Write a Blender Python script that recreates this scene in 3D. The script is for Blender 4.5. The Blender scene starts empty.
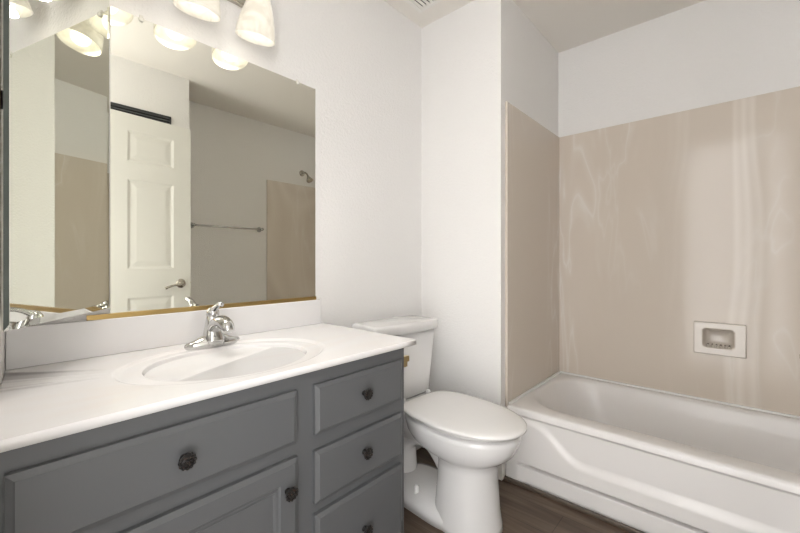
import bpy, bmesh, math, random
from math import sin, cos, pi, radians
from mathutils import Vector, Matrix
sc = bpy.context.scene
C = sc.collection
# ------------------------------------------------ camera, world, light, exposure
H = 1.081
cam_d = bpy.data.cameras.new('camera'); cam = bpy.data.objects.new('camera', cam_d); C.objects.link(cam)
TH = radians(41.85)
cam.location = (0, 0, H)
cam.rotation_euler = (pi/2, 0, TH - pi/2)
cam_d.sensor_width = 36; cam_d.lens = 377.0*36/800
cam_d.shift_y = (260.9-266.5)/800.0
cam_d.clip_start = 0.01
sc.camera = cam
w = bpy.data.worlds.new('world'); sc.world = w; w.use_nodes = True
w.node_tree.nodes['Background'].inputs[0].default_value = (1.0, .99, .985, 1)
w.node_tree.nodes['Background'].inputs[1].default_value = 5.2
sc.view_settings.view_transform = 'Standard'; sc.view_settings.look = 'None'
sc.view_settings.gamma = 1; sc.view_settings.use_curve_mapping = False
sc.view_settings.exposure = 0.36
LAMP_W = .8; GLOW_W = .025

# ------------------------------------------------ materials
def mat(name, col, rough=.5, metal=0., spec=.5, coat=0., bump=None, emis=None):
    m = bpy.data.materials.new(name); m.use_nodes = True
    nt = m.node_tree; b = nt.nodes['Principled BSDF']
    b.inputs['Base Color'].default_value = (*col, 1); b.inputs['Roughness'].default_value = rough
    b.inputs['Metallic'].default_value = metal; b.inputs['Specular IOR Level'].default_value = spec
    b.inputs['Coat Weight'].default_value = coat
    if emis:
        b.inputs['Emission Color'].default_value = (*emis[0], 1); b.inputs['Emission Strength'].default_value = emis[1]
    if bump:
        sc_, st, dist, det = bump
        tc = nt.nodes.new('ShaderNodeTexCoord'); n = nt.nodes.new('ShaderNodeTexNoise')
        n.inputs['Scale'].default_value = sc_; n.inputs['Detail'].default_value = det
        bp = nt.nodes.new('ShaderNodeBump'); bp.inputs['Strength'].default_value = st; bp.inputs['Distance'].default_value = dist
        nt.links.new(tc.outputs['Object'], n.inputs['Vector']); nt.links.new(n.outputs['Fac'], bp.inputs['Height'])
        nt.links.new(bp.outputs['Normal'], b.inputs['Normal'])
    return m
def ramp(nt, stops):
    r = nt.nodes.new('ShaderNodeValToRGB'); cr = r.color_ramp
    while len(cr.elements) < len(stops): cr.elements.new(.5)
    for e, (p, c) in zip(cr.elements, stops): e.position = p; e.color = (*c, 1)
    return r
M = {}
M['wall'] = mat('wall_paint', (.845, .83, .812), .7, bump=(110, .55, .004, 3))
M['ceiling'] = mat('ceiling_paint', (.82, .785, .735), .85, bump=(90, .3, .003, 3))
M['white'] = mat('white_trim_paint', (.82, .80, .76), .4)
M['door'] = mat('door_paint', (.84, .83, .78), .35)
M['porcelain'] = mat('porcelain', (.74, .73, .72), .08, coat=.3)
M['seatplastic'] = mat('seat_plastic', (.78, .765, .745), .15)
M['tub'] = mat('tub_enamel', (.80, .775, .755), .28)
M['cabinet'] = mat('grey_cabinet_paint', (.096, .099, .103), .42, bump=(260, .05, .001, 2))
M['dark'] = mat('dark_gap', (.02, .02, .02), .8)
M['chrome'] = mat('chrome', (.58, .58, .57), .06, metal=1)
M['nickel'] = mat('brushed_nickel', (.55, .52, .46), .25, metal=1)
M['brass'] = mat('aged_brass', (.42, .32, .16), .35, metal=1)
M['gold'] = mat('gold_channel', (.50, .35, .14), .3, metal=1)
M['ventdark'] = mat('dark_grille_metal', (.045, .048, .05), .5)
M['clip'] = mat('clear_plastic', (.8, .78, .72), .2)
M['capwhite'] = mat('white_cap_plastic', (.85, .85, .84), .35)
M['bulb'] = mat('bulb_glow', (1, .96, .88), .5, emis=((1, .96, .9), 1.7))
M['bevelreflection'] = mat('dark_green_bevel_reflection', (.045, .06, .05), .08, spec=.8)
M['trimwood'] = mat('brown_floor_trim', (.10, .078, .06), .45)
def m_mirror(name, col):
    m = bpy.data.materials.new(name); m.use_nodes = True; nt = m.node_tree; nt.nodes.clear()
    g = nt.nodes.new('ShaderNodeBsdfGlossy'); g.inputs['Color'].default_value = (*col, 1); g.inputs['Roughness'].default_value = 0
    o = nt.nodes.new('ShaderNodeOutputMaterial'); nt.links.new(g.outputs[0], o.inputs[0]); return m
M['mirror'] = m_mirror('mirror_silvering', (.91, .91, .83))
M['mirror2'] = m_mirror('bevelled_mirror_silvering', (.86, .87, .82))
def m_shade():
    m = bpy.data.materials.new('frosted_alabaster_glass'); m.use_nodes = True; nt = m.node_tree; nt.nodes.clear()
    t = nt.nodes.new('ShaderNodeBsdfTranslucent'); t.inputs[0].default_value = (.95, .90, .80, 1)
    d = nt.nodes.new('ShaderNodeBsdfPrincipled'); d.inputs['Base Color'].default_value = (.86, .83, .76, 1); d.inputs['Roughness'].default_value = .25
    d.inputs['Emission Color'].default_value = (1, .94, .82, 1); d.inputs['Emission Strength'].default_value = .30
    mx = nt.nodes.new('ShaderNodeMixShader'); mx.inputs[0].default_value = .12
    tc = nt.nodes.new('ShaderNodeTexCoord'); n = nt.nodes.new('ShaderNodeTexNoise'); n.inputs['Scale'].default_value = 14; n.inputs['Distortion'].default_value = 1.6
    r = ramp(nt, [(.35, (.60, .56, .48)), (.62, (.74, .71, .64))])
    nt.links.new(tc.outputs['Object'], n.inputs['Vector']); nt.links.new(n.outputs['Fac'], r.inputs[0]); nt.links.new(r.outputs[0], t.inputs[0]); nt.links.new(r.outputs[0], d.inputs['Base Color'])
    o = nt.nodes.new('ShaderNodeOutputMaterial')
    nt.links.new(d.outputs[0], mx.inputs[1]); nt.links.new(t.outputs[0], mx.inputs[2]); nt.links.new(mx.outputs[0], o.inputs[0]); return m
M['shade'] = m_shade()
def m_surround():
    m = mat('marbled_beige_panel', (.6, .52, .45), .12, spec=.3); nt = m.node_tree; b = nt.nodes['Principled BSDF']; L = nt.links.new
    tc = nt.nodes.new('ShaderNodeTexCoord')
    mp = nt.nodes.new('ShaderNodeMapping'); mp.inputs['Scale'].default_value = (2.6, 2.6, .42)
    L(tc.outputs['Object'], mp.inputs['Vector'])
    n1 = nt.nodes.new('ShaderNodeTexNoise'); n1.inputs['Scale'].default_value = 1.6; n1.inputs['Detail'].default_value = 3; n1.inputs['Distortion'].default_value = .9
    L(mp.outputs[0], n1.inputs['Vector'])
    mu = nt.nodes.new('ShaderNodeMath'); mu.operation = 'MULTIPLY'; mu.inputs[1].default_value = 9.0; L(n1.outputs['Fac'], mu.inputs[0])
    fr = nt.nodes.new('ShaderNodeMath'); fr.operation = 'PINGPONG'; fr.inputs[1].default_value = 1.0; L(mu.outputs[0], fr.inputs[0])
    r = ramp(nt, [(0., (.66, .585, .505)), (.62, (.67, .595, .515)), (.9, (.695, .63, .555)), (1., (.74, .69, .63))]); L(fr.outputs[0], r.inputs[0])
    n2 = nt.nodes.new('ShaderNodeTexNoise'); n2.inputs['Scale'].default_value = .9; n2.inputs['Detail'].default_value = 1; L(mp.outputs[0], n2.inputs['Vector'])
    r2 = ramp(nt, [(.42, (0, 0, 0)), (.6, (1, 1, 1))]); L(n2.outputs['Fac'], r2.inputs[0])
    mx = nt.nodes.new('ShaderNodeMixRGB'); mx.inputs[1].default_value = (.66, .588, .51, 1); L(r2.outputs[0], mx.inputs[0]); L(r.outputs[0], mx.inputs[2])
    # broad pale streaks running down the panel
    n3 = nt.nodes.new('ShaderNodeTexNoise'); n3.inputs['Scale'].default_value = 1.1; n3.inputs['Detail'].default_value = 0
    mp3 = nt.nodes.new('ShaderNodeMapping'); mp3.inputs['Scale'].default_value = (1, 1, .95); mp3.inputs['Location'].default_value = (3.1, .4, .7); L(tc.outputs['Object'], mp3.inputs[0]); L(mp3.outputs[0], n3.inputs['Vector'])
    sp = nt.nodes.new('ShaderNodeSeparateXYZ'); L(tc.outputs['Object'], sp.inputs[0])
    ad = nt.nodes.new('ShaderNodeMath'); ad.operation = 'MULTIPLY_ADD'; ad.inputs[1].default_value = .42; L(n3.outputs['Fac'], ad.inputs[0]); L(sp.outputs['Y'], ad.inputs[2])
    wv = nt.nodes.new('ShaderNodeMath'); wv.operation = 'PINGPONG'; wv.inputs[1].default_value = .17; L(ad.outputs[0], wv.inputs[0])
    rw = ramp(nt, [(0, (0,0,0)), (.108, (0,0,0)), (.126, (.55,.55,.55)), (.150, (.25,.25,.25)), (.17, (.7,.7,.7))]); L(wv.outputs[0], rw.inputs[0])
    side = nt.nodes.new('ShaderNodeMapRange'); side.inputs[1].default_value = .32; side.inputs[2].default_value = .02; L(sp.outputs['Y'], side.inputs[0])
    ml = nt.nodes.new('ShaderNodeMath'); ml.operation = 'MULTIPLY'; L(rw.outputs[0], ml.inputs[0]); L(side.outputs[0], ml.inputs[1])
    mx2 = nt.nodes.new('ShaderNodeMixRGB'); mx2.inputs[2].default_value = (.80, .74, .67, 1); L(ml.outputs[0], mx2.inputs[0]); L(mx.outputs[0], mx2.inputs[1])
    L(mx2.outputs[0], b.inputs['Base Color']); return m
M['surround'] = m_surround()
def m_counter():
    m = mat('cultured_marble', (.84, .82, .80), .16, coat=.2); nt = m.node_tree; b = nt.nodes['Principled BSDF']; L = nt.links.new
    tc = nt.nodes.new('ShaderNodeTexCoord'); mp = nt.nodes.new('ShaderNodeMapping'); mp.inputs['Scale'].default_value = (1.2, 4, 2); mp.inputs['Rotation'].default_value = (0, 0, .25)
    n = nt.nodes.new('ShaderNodeTexNoise'); n.inputs['Scale'].default_value = 2.2; n.inputs['Detail'].default_value = 4; n.inputs['Distortion'].default_value = 1.2
    r = ramp(nt, [(.3, (.79, .755, .735)), (.5, (.79, .775, .768)), (.7, (.80, .79, .79))])
    L(tc.outputs['Object'], mp.inputs[0]); L(mp.outputs[0], n.inputs['Vector']); L(n.outputs['Fac'], r.inputs[0]); L(r.outputs[0], b.inputs['Base Color']); return m
M['counter'] = m_counter()
def m_floor():
    m = mat('brown_wood_plank_floor', (.12, .09, .065), .42); nt = m.node_tree; b = nt.nodes['Principled BSDF']; L = nt.links.new
    tc = nt.nodes.new('ShaderNodeTexCoord'); mp = nt.nodes.new('ShaderNodeMapping'); mp.inputs['Rotation'].default_value = (0, 0, pi/2)
    L(tc.outputs['Object'], mp.inputs[0])
    br = nt.nodes.new('ShaderNodeTexBrick'); br.inputs['Scale'].default_value = 1; br.inputs['Brick Width'].default_value = 1.1; br.inputs['Row Height'].default_value = .15
    br.inputs['Mortar Size'].default_value = .0012; br.inputs['Color1'].default_value = (.85, .85, .85, 1); br.inputs['Color2'].default_value = (1.1, 1.1, 1.1, 1); br.inputs['Mortar'].default_value = (.35, .35, .35, 1)
    L(mp.outputs[0], br.inputs['Vector'])
    mp2 = nt.nodes.new('ShaderNodeMapping'); mp2.inputs['Scale'].default_value = (2.2, 26, 1); L(mp.outputs[0], mp2.inputs[0])
    n = nt.nodes.new('ShaderNodeTexNoise'); n.inputs['Scale'].default_value = 1.3; n.inputs['Detail'].default_value = 6; n.inputs['Distortion'].default_value = .8; L(mp2.outputs[0], n.inputs['Vector'])
    r = ramp(nt, [(.3, (.07, .044, .028)), (.55, (.115, .078, .053)), (.75, (.155, .112, .08))]); L(n.outputs['Fac'], r.inputs[0])
    mx = nt.nodes.new('ShaderNodeMixRGB'); mx.blend_type = 'MULTIPLY'; mx.inputs[0].default_value = 1; L(r.outputs[0], mx.inputs[1]); L(br.outputs['Color'], mx.inputs[2])
    L(mx.outputs[0], b.inputs['Base Color']); return m
M['floor'] = m_floor()
def m_knob():
    m = mat('dark_bronze', (.02, .015, .012), .4, metal=.2); nt = m.node_tree; b = nt.nodes['Principled BSDF']; L = nt.links.new
    tc = nt.nodes.new('ShaderNodeTexCoord'); n = nt.nodes.new('ShaderNodeTexNoise'); n.inputs['Scale'].default_value = 260; n.inputs['Detail'].default_value = 2
    r = ramp(nt, [(.60, (.006, .005, .0045)), (.74, (.10, .045, .02))]); L(tc.outputs['Object'], n.inputs['Vector']); L(n.outputs['Fac'], r.inputs[0]); L(r.outputs[0], b.inputs['Base Color']); return m
M['knob'] = m_knob()

# ------------------------------------------------ mesh helpers (all coordinates in metres, world space)
class MB:
    def __init__(s): s.v = []; s.f = []; s.sm = []
    def add(s, vs, fs, smooth=False):
        o = len(s.v); s.v += [tuple(v) for v in vs]
        for f in fs: s.f.append(tuple(i+o for i in f)); s.sm.append(smooth)
        return s
    def box(s, x0, y0, z0, x1, y1, z1):
        return s.add([(x0,y0,z0),(x1,y0,z0),(x1,y1,z0),(x0,y1,z0),(x0,y0,z1),(x1,y0,z1),(x1,y1,z1),(x0,y1,z1)],
                     [(0,3,2,1),(4,5,6,7),(0,1,5,4),(1,2,6,5),(2,3,7,6),(3,0,4,7)])
    def loft(s, rings, close=True, cap0=False, cap1=False, smooth=True):
        n = len(rings[0]); vs = [p for r in rings for p in r]; fs = []
        for i in range(len(rings)-1):
            for j in range(n if close else n-1):
                k = (j+1) % n; fs.append((i*n+j, i*n+k, (i+1)*n+k, (i+1)*n+j))
        if cap0: fs.append(tuple(range(n))[::-1])
        if cap1: fs.append(tuple((len(rings)-1)*n+j for j in range(n)))
        return s.add(vs, fs, smooth)
    def lathe(s, prof, center=(0,0,0), axis=(0,0,1), n=32, cap0=True, cap1=True):
        ax = Vector(axis).normalized(); q = Vector((0,0,1)).rotation_difference(ax); c = Vector(center)
        rings = [[c + q @ Vector((r*cos(2*pi*j/n), r*sin(2*pi*j/n), h)) for j in range(n)] for r, h in prof]
        return s.loft(rings, True, cap0, cap1)
    def tube(s, pts, rad, n=16, sub=6, flat=1.0):
        P = [Vector(p) for p in pts]; R = rad if isinstance(rad, (list, tuple)) else [rad]*len(P)
        Q = []; RR = []
        for i in range(len(P)-1):
            p0 = P[max(i-1,0)]; p1 = P[i]; p2 = P[i+1]; p3 = P[min(i+2,len(P)-1)]
            for k in range(sub):
                t = k/sub
                Q.append(.5*((2*p1)+(-p0+p2)*t+(2*p0-5*p1+4*p2-p3)*t*t+(-p0+3*p1-3*p2+p3)*t**3)); RR.append(R[i]*(1-t)+R[i+1]*t)
        Q.append(P[-1]); RR.append(R[-1])
        rings = []; up = Vector((1,0,0)) if abs((Q[1]-Q[0]).normalized().x) < .9 else Vector((0,0,1))
        for i, q in enumerate(Q):
            d = (Q[min(i+1,len(Q)-1)]-Q[max(i-1,0)]).normalized()
            a = (up - d*up.dot(d)).normalized(); b = d.cross(a)
            rings.append([q + a*RR[i]*cos(2*pi*j/n) + b*RR[i]*flat*sin(2*pi*j/n) for j in range(n)])
        return s.loft(rings, True, True, True)
    def sphere(s, c, r, n=16, m=10, sc_=(1,1,1)):
        prof = [(r*sin(pi*i/m)+1e-5, -r*cos(pi*i/m)) for i in range(m+1)]
        o = len(s.v); s.lathe(prof, (0,0,0), n=n)
        for i in range(o, len(s.v)):
            v = s.v[i]; s.v[i] = (c[0]+v[0]*sc_[0], c[1]+v[1]*sc_[1], c[2]+v[2]*sc_[2])
        return s
    def build(s, name, m, parent=None, bevel=0, seg=2, auto=None, sub=0):
        me = bpy.data.meshes.new(name)
        me.from_pydata(s.v, [], s.f)
        for p, sm in zip(me.polygons, s.sm): p.use_smooth = sm
        bm = bmesh.new(); bm.from_mesh(me); bmesh.ops.recalc_face_normals(bm, faces=bm.faces); bm.to_mesh(me); bm.free()
        o = bpy.data.objects.new(name, me); C.objects.link(o); me.materials.append(m)
        if bevel:
            b = o.modifiers.new('bevel', 'BEVEL'); b.width = bevel; b.segments = seg; b.limit_method = 'ANGLE'; b.angle_limit = radians(40); b.harden_normals = False
            for p in me.polygons: p.use_smooth = True
            wn = o.modifiers.new('wn', 'WEIGHTED_NORMAL'); wn.keep_sharp = True
        if sub:
            ss = o.modifiers.new('sub', 'SUBSURF'); ss.levels = sub; ss.render_levels = sub
        if parent is not None:
            o.parent = parent; off = Vector((0,0,0)); p = parent
            while p is not None: off += p.location; p = p.parent
            o.location = -off
        return o
def tag(o, label=None, cat=None, group=None, kind=None):
    if label: o['label'] = label
    if cat: o['category'] = cat
    if group: o['group'] = group
    if kind: o['kind'] = kind
    return o
def thing(name, loc, label, cat, group=None):
    o = bpy.data.objects.new(name, None); C.objects.link(o); o.location = loc; o.empty_display_size = .1
    return tag(o, label, cat, group)
def B(*a): return MB().box(*a)
def struct(o): o['kind'] = 'structure'; return o

# ------------------------------------------------ room
YA, XB, YE, XC, YC, YD, XD = 1.376, 1.725, .874, 2.53, -.728, -.331, 1.054
ZC = 2.441; T = .1
struct(B(-.2, -.85, -.1, 2.75, 1.6, 0).build('floor', M['floor']))
struct(B(-.2, -.85, ZC, 2.75, 1.6, ZC+.1).build('ceiling', M['ceiling']))
struct(B(-.1, YA, 0, XB+T, YA+T, ZC).build('wall_back', M['wall']))
# short wall behind the toilet's right side and the tub's end wall: one corner block
struct(B(XB, YE, 0, XC+.18, YA, ZC).build('wall_partition', M['wall']))
SY0, SY1, SZ0, SZ1 = .006, .141, .632, .741      # soap recess in wall and panel
def holed(mb, x0, x1, y0, y1, z0, z1):
    mb.box(x0, y0, z0, x1, y1, SZ0); mb.box(x0, y0, SZ1, x1, y1, z1)
    mb.box(x0, y0, SZ0, x1, SY0, SZ1); mb.box(x0, SY1, SZ0, x1, y1, SZ1); return mb
struct(holed(MB(), XC, XC+.1, YC-.1, YE, 0, ZC).build('wall_alcove', M['wall']))
struct(B(XD, YC-T, 0, XC, YC, ZC).build('wall_front', M['wall']))
struct(B(-.15, YC, 0, XD, YD, ZC).build('wall_bump', M['wall']))
# left wall, very slightly out of square, ending at the doorway, its unseen opening sized for the world fill light
wl = MB(); xl = lambda y: .0435+(y-1.376)*.075
def lw(y0, y1, z0, z1):
    wl.add([(xl(y0),y0,z0),(xl(y1),y1,z0),(-.15,y1,z0),(-.15,y0,z0),(xl(y0),y0,z1),(xl(y1),y1,z1),(-.15,y1,z1),(-.15,y0,z1)],
           [(0,3,2,1),(4,5,6,7),(0,1,5,4),(1,2,6,5),(2,3,7,6),(3,0,4,7)])
lw(.42, YA, 0, ZC); lw(YD, .42, 2.3, ZC)
struct(wl.build('wall_left', M['wall']))
# baseboards
bb = MB(); bb.box(XB-.012, YE, 0, XB, YA-.012, .085); bb.box(XB-.012, YE-.012, 0, 1.747, YE, .085)
struct(bb.build('baseboard_right', M['white'], bevel=.003))
struct(B(.985, YA-.012, 0, XB-.012, YA, .085).build('baseboard_back', M['white'], bevel=.003))
struct(B(XD, YC, 0, 1.74, YC+.012, .085).build('baseboard_front', M['white'], bevel=.003))
struct(B(1.728, YC+.012, 0, 1.7455, YE-.013, .016).build('trim_1', M['trimwood'], bevel=.004))
# bathtub surround panels
ST = 1.884
o = struct(holed(MB(), 2.518, XC, YC+.001, YE-.011, .345, ST).build('wall_panel_alcove', M['surround']))
def panel_xy(name, x0, y0, x1, y1, lab):
    return struct(B(x0, y0, .345, x1, y1, ST).build(name, M['surround'], bevel=.003))
panel_xy('wall_panel_partition', 1.775, YE-.011, 2.53, YE, '')
panel_xy('wall_panel_front', 1.895, YC, 2.518, YC+.011, '')
struct(B(1.769, YE-.014, .35, 1.777, YE, ST).build('trim_2', M['surround'], bevel=.002))
struct(MB().box(2.504, YC+.012, .3575, 2.518, YE-.012, .368).box(1.785, YE-.024, .3575, 2.504, YE-.011, .368).build('trim_3', M['capwhite'], bevel=.003))

# ------------------------------------------------ bathtub
def bathtub():
    t = thing('bathtub', (2.14, .07, 0), 'white alcove bathtub with a sculpted front apron under the beige surround', 'bathtub')
    X0, X1, Y0, Y1, Z = 1.760, 2.517, YC+.012, YE-.012, .359
    N = 128
    cx, cy = (X0+X1)/2, (Y0+Y1)/2
    def rect(x0, x1, y0, y1, z, r, p=None):
        # rounded rectangle sampled with N points, evenly per side
        pts = []; k = N//4
        cs = [(x1-r, y1-r, 0), (x0+r, y1-r, 90), (x0+r, y0+r, 180), (x1-r, y0+r, 270)]
        for q in range(4):
            ax, ay, a0 = cs[q]; bx, by, b0 = cs[(q+1)%4]
            for i in range(10):
                a = radians(a0+90*i/9); pts.append((ax+r*cos(a), ay+r*sin(a), z))
            a = radians(a0+90); p0 = Vector((ax+r*cos(a), ay+r*sin(a), z)); p1 = Vector((bx+r*cos(a), by+r*sin(a), z))
            m_ = k-10
            for i in range(1, m_+1): pts.append(tuple(p0.lerp(p1, i/(m_+1))))
        return pts
    mb = MB()
    rings = [rect(X0, X1, Y0, Y1, Z-.03, .006), rect(X0+.001, X1, Y0, Y1, Z-.012, .007), rect(X0+.006, X1-.002, Y0+.002, Y1-.002, Z-.003, .010), rect(X0+.016, X1-.004, Y0+.004, Y1-.004, Z, .012)]
    ox0, ox1, oy0, oy1 = 1.862, 2.462, -.62, .825
    rings += [rect(ox0-.012, ox1+.012, oy0-.012, oy1+.010, Z, .21), rect(ox0-.002, ox1+.002, oy0-.002, oy1+.002, Z-.004, .205),
              rect(ox0+.006, ox1-.006, oy0+.006, oy1-.008, Z-.016, .20), rect(ox0+.022, ox1-.022, oy0+.02, oy1-.04, Z-.08, .19),
              rect(ox0+.04, ox1-.04, oy0+.04, oy1-.10, Z-.19, .17), rect(ox0+.06, ox1-.06, oy0+.06, oy1-.16, Z-.265, .15),
              rect(ox0+.09, ox1-.09, oy0+.09, oy1-.21, Z-.292, .12), rect(ox0+.14, ox1-.14, oy0+.14, oy1-.28, Z-.298, .09)]
    mb.loft(rings, True, False, True)
    mb.build('basin', M['tub'], t)
    # apron: sculpted height field
    def S(a, b, x): 
        x = max(0, min(1, (x-a)/(b-a))); return x*x*(3-2*x)
    def curve(y):      # height of the S shaped step along the apron
        a = .300 - .135*S(.0, 1.0, (.74-y)/.24)
        return a + .012*S(.15, -.7, y)*-1 if y < .3 else a
    def dep(y, z):
        d = 0
        c = curve(y)
        inset = S(c-.012, c+.034, z) * (1-S(.315, .333, z)) * S(.83, .78, y)
        d += .012*inset                      # upper panel set back behind the lower band
        d += .012*(1-S(.088, .094, z)) * S(.80, .77, y)   # recessed toe below the groove
        g = math.exp(-((z-.092)/.0095)**6) * S(.80, .77, y); d += .034*g
        return d
    ny, nz = 120, 240; vs = []; fs = []
    for i in range(ny+1):
        y = Y0+.002+(Y1-Y0-.004)*i/ny
        for j in range(nz+1):
            z = (Z-.028)*j/nz
            vs.append((X0+.0008-.012*(1-z/.33)+dep(y, z), y, z))
    for i in range(ny):
        for j in range(nz):
            a = i*(nz+1)+j; fs.append((a, a+1, a+nz+2, a+nz+1))
    ap = MB().add(vs, fs, True)
    ap.add([(X0+.05,Y0,0),(X0+.05,Y1,0),(X0+.05,Y1,Z-.03),(X0+.05,Y0,Z-.03)], [(0,1,2,3)])
    ap.build('apron', M['tub'], t)
    MB().lathe([(.0,0),(.026,0),(.028,.003),(.02,.005)], (2.16, -.42, .062)).build('drain', M['chrome'], t)
bathtub()

# ------------------------------------------------ soap dish
def soap():
    t = thing('soap_dish', (2.518, .072, .603), 'almond ceramic soap dish set into the beige tub wall', 'soap dish')
    y0, y1, z0, z1 = -.032, .172, .603, .765
    m = M['soap'] = mat('almond_ceramic', (.66, .60, .53), .2, coat=.2)
    # frame with a rounded opening
    def rr(y0, y1, z0, z1, r, x, n=8):
        P = []
        for (cy, cz, a0) in [(y1-r, z1-r, 0), (y0+r, z1-r, 90), (y0+r, z0+r, 180), (y1-r, z0+r, 270)]:
            for i in range(n+1):
                a = radians(a0+90*i/n); P.append((x, cy+r*cos(a), cz+r*sin(a)))
        return P
    R = [rr(y0, y1, z0, z1, .004, 2.5175), rr(y0, y1, z0, z1, .004, 2.503), rr(y0, y1, z0, z1, .004, 2.500), rr(y0+.003, y1-.003, z0+.003, z1-.003, .005, 2.497), rr(y0+.004, y1-.004, z0+.004, z1-.004, .005, 2.497),
         rr(SY0+.002, SY1-.002, SZ0+.002, SZ1-.002, .018, 2.497), rr(SY0+.003, SY1-.003, SZ0+.003, SZ1-.003, .018, 2.497), rr(SY0+.010, SY1-.010, SZ0+.010, SZ1-.010, .016, 2.505),
         rr(SY0+.013, SY1-.013, SZ0+.012, SZ1-.013, .016, 2.575), rr(SY0+.03, SY1-.03, SZ0+.03, SZ1-.03, .01, 2.585)]
    MB().loft(R, True, False, True).build('frame', m, t)
    rb = MB()
    for k in range(6): rb.tube([(2.503, SY0+.025+k*.017, SZ0+.0115), (2.57, SY0+.025+k*.017, SZ0+.0115)], .004, n=8, sub=1)
    rb.build('ridge', m, t)
soap()

# ------------------------------------------------ vanity cabinet
FY = .842; VX0, VX1 = .0065, .981; ZT = .7888
def front_mb(x0, x1, z0, z1, door=False):
    """drawer front with a sloped picture-frame edge, face towards -y"""
    mb = MB(); yb = FY+.018
    def r(d, y): return [(x0+d,y,z0+d),(x1-d,y,z0+d),(x1-d,y,z1-d),(x0+d,y,z1-d)]
    R = [r(0, yb), r(0, FY+.006), r(.010, FY+.0012), r(.0112, FY)]
    if door: R += [r(.052, FY), r(.056, FY+.004), r(.064, FY+.005), r(.068, FY+.009)]
    mb.loft(R, True, True, True, smooth=False); return mb
def knob_mb(x, z):
    mb = MB(); c = (x, FY, z); ax = (0,-1,0)
    mb.lathe([(.008,0),(.008,.003),(.0055,.005),(.0055,.013),(.013,.015),(.0165,.018),(.0165,.0205),(.014,.022),(.011,.0205),(.008,.0225),(.002,.0235)], c, ax, 28)
    for k in range(12):
        a = 2*pi*k/12; mb.sphere((x+.0148*cos(a), FY-.0205, z+.0148*sin(a)), .0033, 8, 6)
    for k in range(6):
        a = 2*pi*k/6; mb.sphere((x+.0065*cos(a), FY-.0222, z+.0065*sin(a)), .0028, 8, 6)
    mb.sphere((x, FY-.023, z), .0032, 8, 6); return mb
def vanity():
    t = thing('vanity_cabinet', (.5, 1.1, 0), 'grey painted vanity cabinet with dark knobs under the white countertop', 'cabinet')
    b = MB(); y0 = FY+.018
    b.box(VX0, y0+.018, .09, VX0+.016, YA-.002, ZT).box(VX1-.017, y0+.018, .09, VX1-.001, YA-.002, ZT)
    b.box(VX0+.016, y0+.018, .09, VX1-.017, YA-.002, .106).box(VX0+.016, YA-.01, .106, VX1-.017, YA-.002, ZT)
    b.box(VX0, y0+.06, .002, VX1-.001, YA-.002, .09)         # toe kick
    b.build('carcass', M['cabinet'], t)
    f = MB(); f.box(VX0, y0, .09, VX1, y0+.018, ZT)
    f.build('face_frame', M['cabinet'], t, bevel=.001)
    for z0, z1, kz, lab in [(.611,.746,.682,'top grey drawer with dark knob'), (.424,.567,.504,'middle grey drawer with dark knob'), (.12,.395,.272,'deep bottom grey drawer with dark knob')]:
        d = front_mb(.604, .956, z0, z1).build('drawer', M['cabinet'], t); d['label'] = lab
        knob_mb(.777, kz).build('knob', M['knob'], d)
    d = front_mb(.026, .548, .610, .746).build('false_drawer_front', M['cabinet'], t)
    knob_mb(.279, .679).build('knob', M['knob'], d)
    d = front_mb(.026, .550, .12, .575, True).build('door', M['cabinet'], t)
    knob_mb(.517, .503).build('knob', M['knob'], d)
vanity()
# brass bracket on the side of the cabinet
t = thing('paper_holder', (VX1, .885, .70), 'small aged brass holder bracket on the right side of the grey vanity', 'toilet paper holder')
B(VX1+.0005, .87, .705, VX1+.005, .90, .745).build('plate', M['brass'], t, bevel=.001)
MB().box(VX1+.0035, .876, .722, VX1+.048, .892, .742).box(VX1+.0035, .878, .704, VX1+.040, .890, .722).build('arm', M['brass'], t, bevel=.0015)

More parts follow.
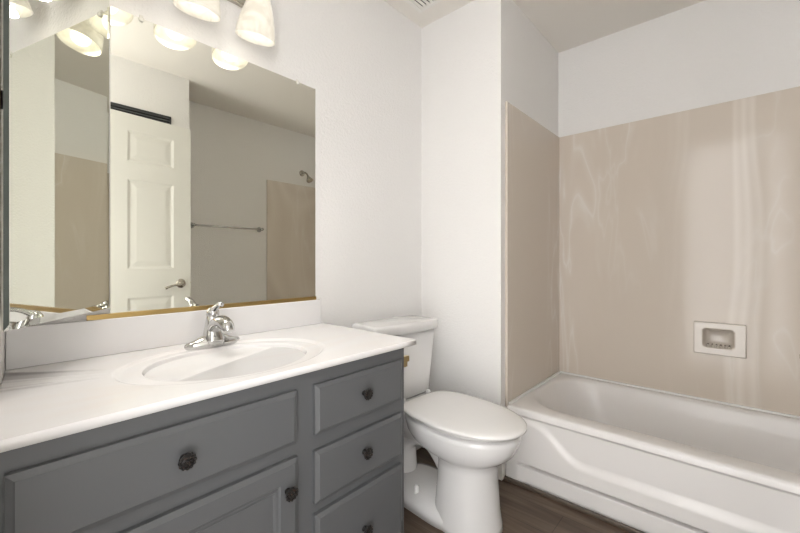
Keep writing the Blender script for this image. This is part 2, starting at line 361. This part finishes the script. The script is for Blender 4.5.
# ------------------------------------------------ countertop with integral sink
def counter():
    t = thing('vanity_countertop', (.53, 1.1, .7892), 'white cultured marble countertop with oval sink on the grey vanity', 'countertop')
    Z = .8070; X0, X1, Y0, Y1 = .0, 1.018, .835, YA
    scx, scy = .487, 1.08
    angs = sorted(set([2*pi*i/120 for i in range(120)] + [math.atan2(y-scy, x-scx) % (2*pi) for x in (X0+.0, X1) for y in (Y0, Y1)]))
    def rect(x0, x1, y0, y1, z):
        P = []
        for a in angs:
            dx, dy = cos(a), sin(a); k = 1e9
            if dx > 1e-9: k = min(k, (x1-scx)/dx)
            if dx < -1e-9: k = min(k, (x0-scx)/dx)
            if dy > 1e-9: k = min(k, (y1-scy)/dy)
            if dy < -1e-9: k = min(k, (y0-scy)/dy)
            P.append((max(scx+dx*k, xl(scy+dy*k)+.001), scy+dy*k, z))
        return P
    def el(a_, b_, z, cy=scy): return [(scx+a_*cos(a), cy+b_*sin(a), z) for a in angs]
    s_ = MB()
    s_.loft([rect(X0, X1, Y0, Y1, Z-.0178), rect(X0, X1, Y0, Y1, Z-.003), rect(X0, X1-.001, Y0+.001, Y1, Z-.001), rect(X0, X1-.003, Y0+.003, Y1, Z), ], True, True, False, smooth=True)
    s_.loft([rect(X0, X1-.003, Y0+.003, Y1, Z), rect(X0+.02, X1-.02, Y0+.015, Y1-.015, Z), el(.286, .217, Z), el(.281, .213, Z), el(.277, .210, Z-.001), el(.272, .206, Z-.0045), el(.268, .203, Z-.0058), el(.262, .199, Z-.006),
             el(.232, .186, Z-.0062), el(.222, .178, Z-.0064), el(.2185, .1755, Z-.0072)], True, False, False)
    s_.build('top', M['counter'], t)
    R = [el(.2185, .1755, Z-.0072), el(.2165, .174, Z-.0095), el(.2145, .172, Z-.016), el(.211, .169, Z-.03), el(.203, .162, Z-.058), el(.183, .145, Z-.09), el(.13, .095, Z-.122), el(.07, .055, Z-.136), el(.026, .024, Z-.140)]
    MB().loft(R, True, False, True).build('sink_basin', M['counter'], t)
    MB().lathe([(.004,0),(.022,0),(.024,.003),(.018,.005),(.01,.004)], (scx, scy, Z-.1395)).build('drain', M['chrome'], t)
    sp = MB(); sp.box(.0437, YA-.015, Z, 1.003, YA-.001, .9125)
    sp.build('backsplash', M['counter'], t, bevel=.003, seg=3)
counter()

# ------------------------------------------------ faucet
def faucet():
    X, Y, Z = .515, 1.288, .8055
    t = thing('sink_faucet', (X, Y, Z), 'chrome single lever faucet standing behind the oval sink', 'faucet')
    def st(hw, hd, z, n=40, e=2.4, cy=Y):
        P = []
        for j in range(n):
            a = 2*pi*j/n; c_, s_ = cos(a), sin(a)
            P.append((X+hw*abs(c_)**(2/e)*(1 if c_ >= 0 else -1), cy+hd*abs(s_)**(2/e)*(1 if s_ >= 0 else -1), z))
        return P
    def wing(hw, z, cx=0, hd=.026):   # pointed-ended base
        P = []
        for j in range(40):
            a = 2*pi*j/40; c_, s_ = cos(a), sin(a)
            P.append((X+hw*c_, Y+hd*s_*(.62+.38*abs(s_)), z))
        return P
    MB().loft([wing(.087, Z-.0045, hd=.030), wing(.088, Z+.009, hd=.030), wing(.083, Z+.014, hd=.027), wing(.060, Z+.021, hd=.024), wing(.040, Z+.032, hd=.022), wing(.02, Z+.036, hd=.018)], True, True, True).build('base_plate', M['chrome'], t)
    b = MB()
    b.loft([st(.034,.033,Z+.004,cy=Y-.003), st(.033,.032,Z+.02,cy=Y-.003), st(.029,.029,Z+.04,cy=Y-.001), st(.024,.025,Z+.06,cy=Y+.002), st(.0205,.021,Z+.08,cy=Y+.004), st(.018,.019,Z+.093,cy=Y+.004), st(.014,.015,Z+.099,cy=Y+.004)], True, True, True)
    b.build('body', M['chrome'], t)
    MB().tube([(X, Y-.005, Z+.050), (X, Y-.035, Z+.074), (X, Y-.070, Z+.083), (X, Y-.103, Z+.074), (X, Y-.118, Z+.056)], [.024,.0235,.0225,.021,.016], n=20, flat=.85).build('spout', M['chrome'], t)
    h = MB(); h.lathe([(.018,0),(.020,.004),(.0185,.016),(.013,.026),(.004,.030)], (X, Y+.004, Z+.094), (0, -.15, 1), 24)
    h.tube([(X, Y+.002, Z+.108), (X, Y-.020, Z+.124), (X, Y-.042, Z+.133), (X, Y-.060, Z+.136)], [.0125,.0105,.009,.010], n=14, flat=.75)
    h.build('lever_handle', M['chrome'], t)
faucet()

# ------------------------------------------------ big wall mirror
def mirror():
    t = thing('wall_mirror', (.62, YA, .912), 'large frameless wall mirror standing on a gold channel above the backsplash', 'mirror')
    x0, x1, z0, z1 = .257, .977, .914, 1.829
    MB().box(x0, YA-.006, z0, x1, YA-.001, z1).build('mirror_glass', M['mirror'], t)
    c = MB(); c.box(x0-.055, YA-.0125, .9125, x1+.001, YA-.0062, .927); c.box(x0-.055, YA-.0125, .9125, x1+.001, YA-.001, .9138)
    c.build('bottom_channel', M['gold'], t, bevel=.001)
    for x in (.334, .889):
        k = MB(); k.lathe([(.001,0),(.006,0),(.0075,.002),(.0065,.005),(.003,.006)], (x, YA-.006, z1-.004), (0,-1,0), 16)
        k.box(x-.005, YA-.006, z1-.002, x+.005, YA-.001, z1+.010)
        k.build('mirror_clip', M['clip'], t)
mirror()

# ------------------------------------------------ corner medicine cabinet
def corner_cab():
    t = thing('medicine_cabinet', (.08, 1.3, .945), 'tall mirrored medicine cabinet angled in the left corner, with a slanted glass edge', 'medicine cabinet')
    P1 = Vector((.2525, 1.352)); P2 = Vector((.032, 1.049)); u = (P1-P2).normalized(); n = Vector((u.y, -u.x))  # towards the room
    z0, z1 = .945, 1.862; Lw = (P1-P2).length
    b = MB(); a = P1-u*.012-n*.006; c = P2+u*.012-n*.006
    pts = [(a.x, a.y), (a.x-.004, YA-.002), (xl(YA)+.003, YA-.002), (xl(c.y)+.003, c.y+.004)]
    pts = [(c.x, c.y)] + pts[0:1] + [(.236, 1.3735), (.048, 1.3735), (xl(1.2)+.002, 1.2)]
    nn = len(pts)
    b.loft([[(x, y, z0+.012) for x, y in pts], [(x, y, z1-.012) for x, y in pts]], True, True, True, smooth=False)
    b.build('cabinet_body', M['white'], t)
    # bevelled mirror door
    def P(s_, d, z): q = P2+u*s_+n*d; return (q.x, q.y, z)
    def r(i, d): return [P(i, d, z0+i), P(Lw-i, d, z0+i), P(Lw-i, d, z1-i), P(i, d, z1-i)]
    m = MB().loft([r(0, -.005), r(0, -.0015), r(.014, 0)], True, True, True, smooth=False)
    m.build('mirror_door', M['mirror2'], t)
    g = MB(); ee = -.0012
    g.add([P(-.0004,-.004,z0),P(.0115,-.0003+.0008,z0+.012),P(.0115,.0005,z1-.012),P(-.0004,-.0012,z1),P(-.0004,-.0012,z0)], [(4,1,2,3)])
    g.build('bevel_reflection', M['bevelreflection'], t)  # strip over the left bevel, its dark reflection put in as colour
    k = MB()
    q = P(.0, -.004, 1.395); k.tube([(q[0]-.007, q[1]-.004, 1.375), (q[0]-.007, q[1]-.004, 1.41)], .0022, n=8, sub=1)
    k.build('hinge', M['ventdark'], t)
corner_cab()

# ------------------------------------------------ vanity light
def vanity_light():
    t = thing('vanity_light', (.46, YA, 2.03), 'wall light bar with three frosted bell glass shades above the mirror', 'wall light')
    B(.17, YA-.022, 2.02, .752, YA-.001, 2.12).build('backplate', M['nickel'], t, bevel=.006)
    for x in (.268, .460, .652):
        y = 1.272
        ta = radians(15); ax = (0, -sin(ta), cos(ta)); q = lambda h: (x, y-sin(ta)*h, 1.868+cos(ta)*h)
        MB().tube([(x, YA-.02, 2.075), (x, y+.03, 2.095), (x, y-.035, 2.075), q(.155)], .008, n=12).build('arm', M['nickel'], t)
        MB().lathe([(.031,.0),(.031,.012),(.026,.035),(.012,.045)], q(.133), ax, n=32).build('socket_cap', M['nickel'], t)
        pr = [(.026,.140),(.034,.132),(.043,.110),(.052,.080),(.0595,.050),(.0645,.022),(.0665,.0),(.0640,.0),(.0620,.022),(.0570,.050),(.0495,.080),(.0405,.110),(.0315,.130),(.0235,.137)]
        MB().lathe(pr, (x, y, 1.868), ax, n=40, cap0=False, cap1=False).build('glass_shade', M['shade'], t)
        MB().sphere(q(.062), .029, 20, 14, (1,1,1.15)).build('bulb', M['bulb'], t)
        L = bpy.data.lights.new('bulb_light', 'POINT'); L.energy = GLOW_W; L.color = (1, .972, .94); L.shadow_soft_size = .03
        lo = bpy.data.objects.new('bulb_light', L); C.objects.link(lo); lo.parent = t; lo.location = Vector(q(.022))-t.location
        L = bpy.data.lights.new('bulb_downlight', 'AREA'); L.shape = 'DISK'; L.size = .066; L.spread = radians(130); L.energy = LAMP_W; L.color = (1, .972, .94)
        lo = bpy.data.objects.new('bulb_downlight', L); C.objects.link(lo); lo.parent = t; lo.location = Vector(q(.002))-t.location; lo.rotation_euler = (-radians(20), 0, 0)
vanity_light()

# ------------------------------------------------ toilet
def toilet():
    X = 1.400
    t = thing('toilet', (X, 1.25, 0), 'white two piece toilet with closed lid between vanity and bathtub', 'toilet')
    N = 64
    def egg(w, yc, af, ab, z, e=2.0, eb=2.6, x=X, tp=0.):
        P = []
        for j in range(N):
            a = 2*pi*j/N; c_, s_ = cos(a), sin(a); back = s_ > 0; ee = eb if back else e
            px = w*abs(c_)**(2/ee)*(1 if c_ >= 0 else -1); py = (ab if back else af)*abs(s_)**(2/ee)*(1 if s_ >= 0 else -1)
            if back: px *= 1-tp*s_
            P.append((x+px, yc+py, z))
        return P
    b = MB()
    b.loft([egg(.134,.845,.150,.12,0), egg(.132,.845,.146,.12,.02), egg(.128,.845,.137,.12,.07), egg(.121,.84,.126,.12,.16), egg(.114,.837,.118,.12,.24), egg(.114,.835,.118,.13,.268),
            egg(.124,.85,.145,.17,.280), egg(.147,.86,.188,.20,.298), egg(.164,.865,.220,.235,.322), egg(.174,.87,.240,.255,.35), egg(.178,.87,.250,.265,.383), egg(.178,.87,.250,.268,.398), egg(.172,.87,.244,.262,.405)], True, True, True)
    # rear deck under the tank
    b.loft([egg(.085,1.18,.12,.15,.27,4,4), egg(.10,1.19,.15,.16,.33,4,4), egg(.118,1.20,.17,.155,.385,5,5), egg(.120,1.20,.17,.155,.408,5,5), egg(.112,1.20,.165,.147,.416,5,5)], True, True, True)
    # trapway bulge and foot
    b.tube([(X,.86,.13),(X,.93,.20),(X,1.02,.265),(X,1.13,.27),(X,1.22,.20),(X,1.24,.03)], [.07,.064,.056,.056,.06,.08], n=24)
    b.loft([egg(.142,1.0,.2,.26,0,3.5,3.5), egg(.140,1.0,.2,.258,.035,3.5,3.5), egg(.128,1.0,.195,.245,.055,3.5,3.5), egg(.09,1.0,.18,.2,.07,3.5,3.5)], True, True, True)
    b.build('bowl', M['porcelain'], t)
    E_ = lambda w_, af, ab, z, eb=3.2, yc=.87: egg(w_, yc, af, ab, z, 2.1, eb+1.6, tp=.27)
    MB().loft([E_(.155,.233,.235,.4075), E_(.161,.239,.238,.410), E_(.161,.239,.238,.416), E_(.155,.233,.235,.4195)], True, True, True).build('seat', M['seatplastic'], t)
    MB().loft([E_(.176,.258,.250,.4262,5,.865), E_(.186,.269,.257,.4292,5,.865), E_(.187,.270,.258,.438,5,.865), E_(.180,.263,.252,.4435,5,.865), E_(.165,.245,.236,.447,4,.867), E_(.12,.19,.18,.450,2.8), E_(.05,.08,.08,.4515)], True, True, True).build('lid', M['seatplastic'], t)
    MB().loft([E_(.145,.215,.225,.4190), E_(.145,.215,.225,.4265)], True, True, True).build('lid_bumper', M['seatplastic'], t)
    for s_ in (-1, 1):
        MB().lathe([(.012,0),(.012,.026),(.009,.032),(.003,.034)], (X+s_*.085, 1.142, .4155), n=16).build('seat_hinge', M['seatplastic'], t)
    for x in (X-.097, X+.097):
        k = MB().lathe([(.016,0),(.017,.004),(.0115,.008),(.0115,.030),(.008,.037),(.002,.039)], (x, 1.045, .056), n=16); k.build('bolt_cap', M['capwhite'], t)
    # tank
    X = X-.034
    def rr(x0, x1, y0, y1, z, r, bow=.0, n=7):
        P = []
        for (cx, cy, a0) in [(x1-r, y1-r, 0), (x0+r, y1-r, 90), (x0+r, y0+r, 180), (x1-r, y0+r, 270)]:
            for i in range(n+1):
                a = radians(a0+90*i/n); P.append((cx+r*cos(a), cy+r*sin(a), z))
            if a0 == 180:
                for i in range(1, 8): P.append((x0+r+(x1-x0-2*r)*i/8, y0-bow*sin(pi*i/8), z))
        return P
    K = MB().loft([rr(X-.166,X+.166,1.185,1.315,.418,.022,.006), rr(X-.174,X+.174,1.175,1.32,.430,.022,.008), rr(X-.178,X+.178,1.172,1.325,.50,.022,.010), rr(X-.199,X+.199,1.160,1.330,.737,.022,.012)], True, True, True)
    K.build('tank', M['porcelain'], t)
    K = MB().loft([rr(X-.203,X+.203,1.157,1.333,.739,.024,.013), rr(X-.212,X+.212,1.146,1.337,.743,.026,.015), rr(X-.214,X+.214,1.143,1.339,.760,.026,.016), rr(X-.213,X+.213,1.144,1.338,.779,.026,.016), rr(X-.208,X+.208,1.149,1.334,.786,.024,.014), rr(X-.195,X+.195,1.162,1.322,.789,.022,.010)], True, True, True)
    K.build('tank_lid', M['porcelain'], t)
    h = MB(); h.lathe([(.013,0),(.013,.006),(.008,.009),(.008,.018)], (X-.155, 1.156, .69), (0,-1,0), 16)
    h.tube([(X-.155,1.134,.69),(X-.12,1.132,.688),(X-.085,1.133,.682)], [.007,.006,.008], n=12); h.build('flush_lever', M['chrome'], t)
    t.rotation_euler = (0, 0, -radians(4.5))
toilet()

# ------------------------------------------------ room door, seen in the mirror
def room_door():
    W = .86; Hh = 1.997; th = .035; zb = .012
    a = radians(4.25); F = Vector((.999, -.143)); u = Vector((-cos(a), sin(a))); n = Vector((sin(a), cos(a)))   # face towards the mirror
    n = Vector((-u.y, u.x)); 
    if n.y < 0: n = -n
    def P(s_, d, z): q = F+u*s_+n*d; return (q.x, q.y, z)
    mb = MB()
    xs = [0, .111, .378, W-.378, W-.111, W]; zs = [zb, .24, .83, 1.03, 1.60, 1.71, 1.906, zb+Hh]
    zs = [zb, .24, .847, 1.03, 1.598, 1.712, 1.906, zb+Hh]
    panels = {(i, j) for i in (1, 3) for j in (1, 3, 5)}
    for side in (0, 1):
        sg = 0 if side == 0 else -th
        s2 = 1 if side == 0 else -1
        for i in range(5):
            for j in range(7):
                x0, x1, z0, z1 = xs[i], xs[i+1], zs[j], zs[j+1]
                if (i, j) in panels:
                    def r(k, d): return [P(x0+k, sg+s2*d, z0+k), P(x1-k, sg+s2*d, z0+k), P(x1-k, sg+s2*d, z1-k), P(x0+k, sg+s2*d, z1-k)]
                    mb.loft([r(0,0), r(.008,-.003), r(.014,-.005), r(.022,-.005), r(.048,-.002), r(.050,-.0017)], True, False, True, smooth=False)
                else:
                    mb.add([P(x0,sg,z0),P(x1,sg,z0),P(x1,sg,z1),P(x0,sg,z1)], [(0,1,2,3)])
    e = [P(0,0,zs[0]),P(W,0,zs[0]),P(W,-th,zs[0]),P(0,-th,zs[0]),P(0,0,zs[-1]),P(W,0,zs[-1]),P(W,-th,zs[-1]),P(0,-th,zs[-1])]
    mb.add(e, [(0,1,2,3),(4,5,6,7),(0,3,7,4),(1,2,6,5)])
    o = mb.build('door_1', M['door']); o['kind'] = 'structure'
    q = P(.066, 0, .925)
    h = MB(); h.lathe([(.031,0),(.032,.004),(.027,.010),(.014,.013),(.010,.020),(.010,.040)], q, tuple(n.to_3d()), 24)
    a0 = P(.066,.045,.925); a1 = P(.095,.050,.922); a2 = P(.13,.048,.916); a3 = P(.165,.046,.905); a4 = P(.178,.042,.898)
    h.tube([a0,a1,a2,a3,a4], [.0115,.010,.0075,.0075,.009], n=14); h.build('door_handle', M['nickel'], o)
    B(1.0, -.168, .90, 1.003, -.15, .95)
    l = MB(); l.add([P(-.0005,-.008,.90),P(-.0005,-.027,.90),P(-.0005,-.027,.955),P(-.0005,-.008,.955)], [(0,1,2,3)]); 
    l.tube([P(-.001,-.0175,.928), P(-.009,-.0175,.928)], .006, n=10, sub=1); l.build('door_latch', M['brass'], o)
room_door()

# ------------------------------------------------ towel bar, shower head, vents
t = thing('towel_bar', (1.51, YC, 1.384), 'chrome towel bar on the wall opposite, left of the tub surround', 'towel bar')
MB().tube([(1.195, YC+.062, 1.384), (1.825, YC+.062, 1.384)], .0085, n=16, sub=1).build('bar', M['chrome'], t)
for x in (1.205, 1.815):
    MB().lathe([(.024,0),(.025,.005),(.013,.010),(.010,.030),(.012,.050),(.015,.062),(.012,.074),(.003,.077)], (x, YC+.0005, 1.384), (0,1,0), 24).build('post', M['chrome'], t)
t = thing('shower_head', (2.30, YC, 2.015), 'dark chrome shower head on its arm high over the tub end panel', 'shower head')
MB().lathe([(.032,0),(.032,.004),(.022,.012),(.011,.016)], (2.30, YC+.0005, 2.015), (0,1,0), 28).build('escutcheon', M['nickel'], t)
MB().tube([(2.30, YC+.01, 2.015), (2.302, YC+.05, 2.018), (2.306, YC+.085, 1.995), (2.309, YC+.105, 1.965)], .0085, n=14).build('shower_arm', M['nickel'], t)
MB().lathe([(.010,0),(.014,.012),(.017,.02),(.030,.045),(.035,.055),(.034,.064),(.028,.066)], (2.308, YC+.098, 1.975), (.08,.5,-.87), 28).build('spray_head', M['nickel'], t)
def vent():
    t = thing('ceiling_vent', (1.47, 1.15, ZC), 'white square exhaust fan grille on the ceiling near the corner', 'ceiling vent')
    x0, x1, y0, y1 = 1.345, 1.60, 1.035, 1.287; z = ZC-.0005
    f = MB(); k = .022
    f.box(x0,y0,z-.014,x1,y0+k,z).box(x0,y1-k,z-.014,x1,y1,z).box(x0,y0+k,z-.014,x0+k,y1-k,z).box(x1-k,y0+k,z-.014,x1,y1-k,z)
    f.build('frame', M['white'], t, bevel=.003)
    B(x0+k, y0+k, z-.002, x1-k, y1-k, z).build('backing', M['ventdark'], t)
    for i in range(9):
        y = y0+k+.012+i*.0232
        MB().box(x0+k, y-.008, z-.012, x1-k, y+.008, z-.009).build('slat', M['white'], t)
vent()
def grille():
    t = thing('wall_vent', (.66, YD, 2.04), 'dark grey louvred vent strip on the wall above the white door', 'wall vent')
    x0, x1, z0, z1 = .36, .930, 1.94, 2.125
    f = MB(); f.box(x0, YD+.0005, z1-.008, x1, YD+.010, z1).box(x0, YD+.0005, z0, x1, YD+.010, z0+.008).box(x0, YD+.0005, z0+.008, x0+.008, YD+.010, z1-.008).box(x1-.008, YD+.0005, z0+.008, x1, YD+.010, z1-.008)
    f.build('frame', M['ventdark'], t)
    B(x0+.008, YD+.0005, z0+.008, x1-.008, YD+.003, z1-.008).build('backing', M['dark'], t)
    m2 = mat('grille_slat_grey', (.10, .105, .11), .4)
    n = 9
    for i in range(n):
        z = z0+.018+i*(z1-z0-.034)/(n-1)
        MB().add([(x0+.008,YD+.003,z+.006),(x1-.008,YD+.003,z+.006),(x1-.008,YD+.009,z-.003),(x0+.008,YD+.009,z-.003),(x0+.008,YD+.003,z+.007),(x1-.008,YD+.003,z+.007),(x1-.008,YD+.009,z-.001),(x0+.008,YD+.009,z-.001)],
                 [(0,1,2,3),(4,5,6,7),(0,1,5,4),(2,3,7,6),(0,3,7,4),(1,2,6,5)]).build('slat', m2, t)
grille()
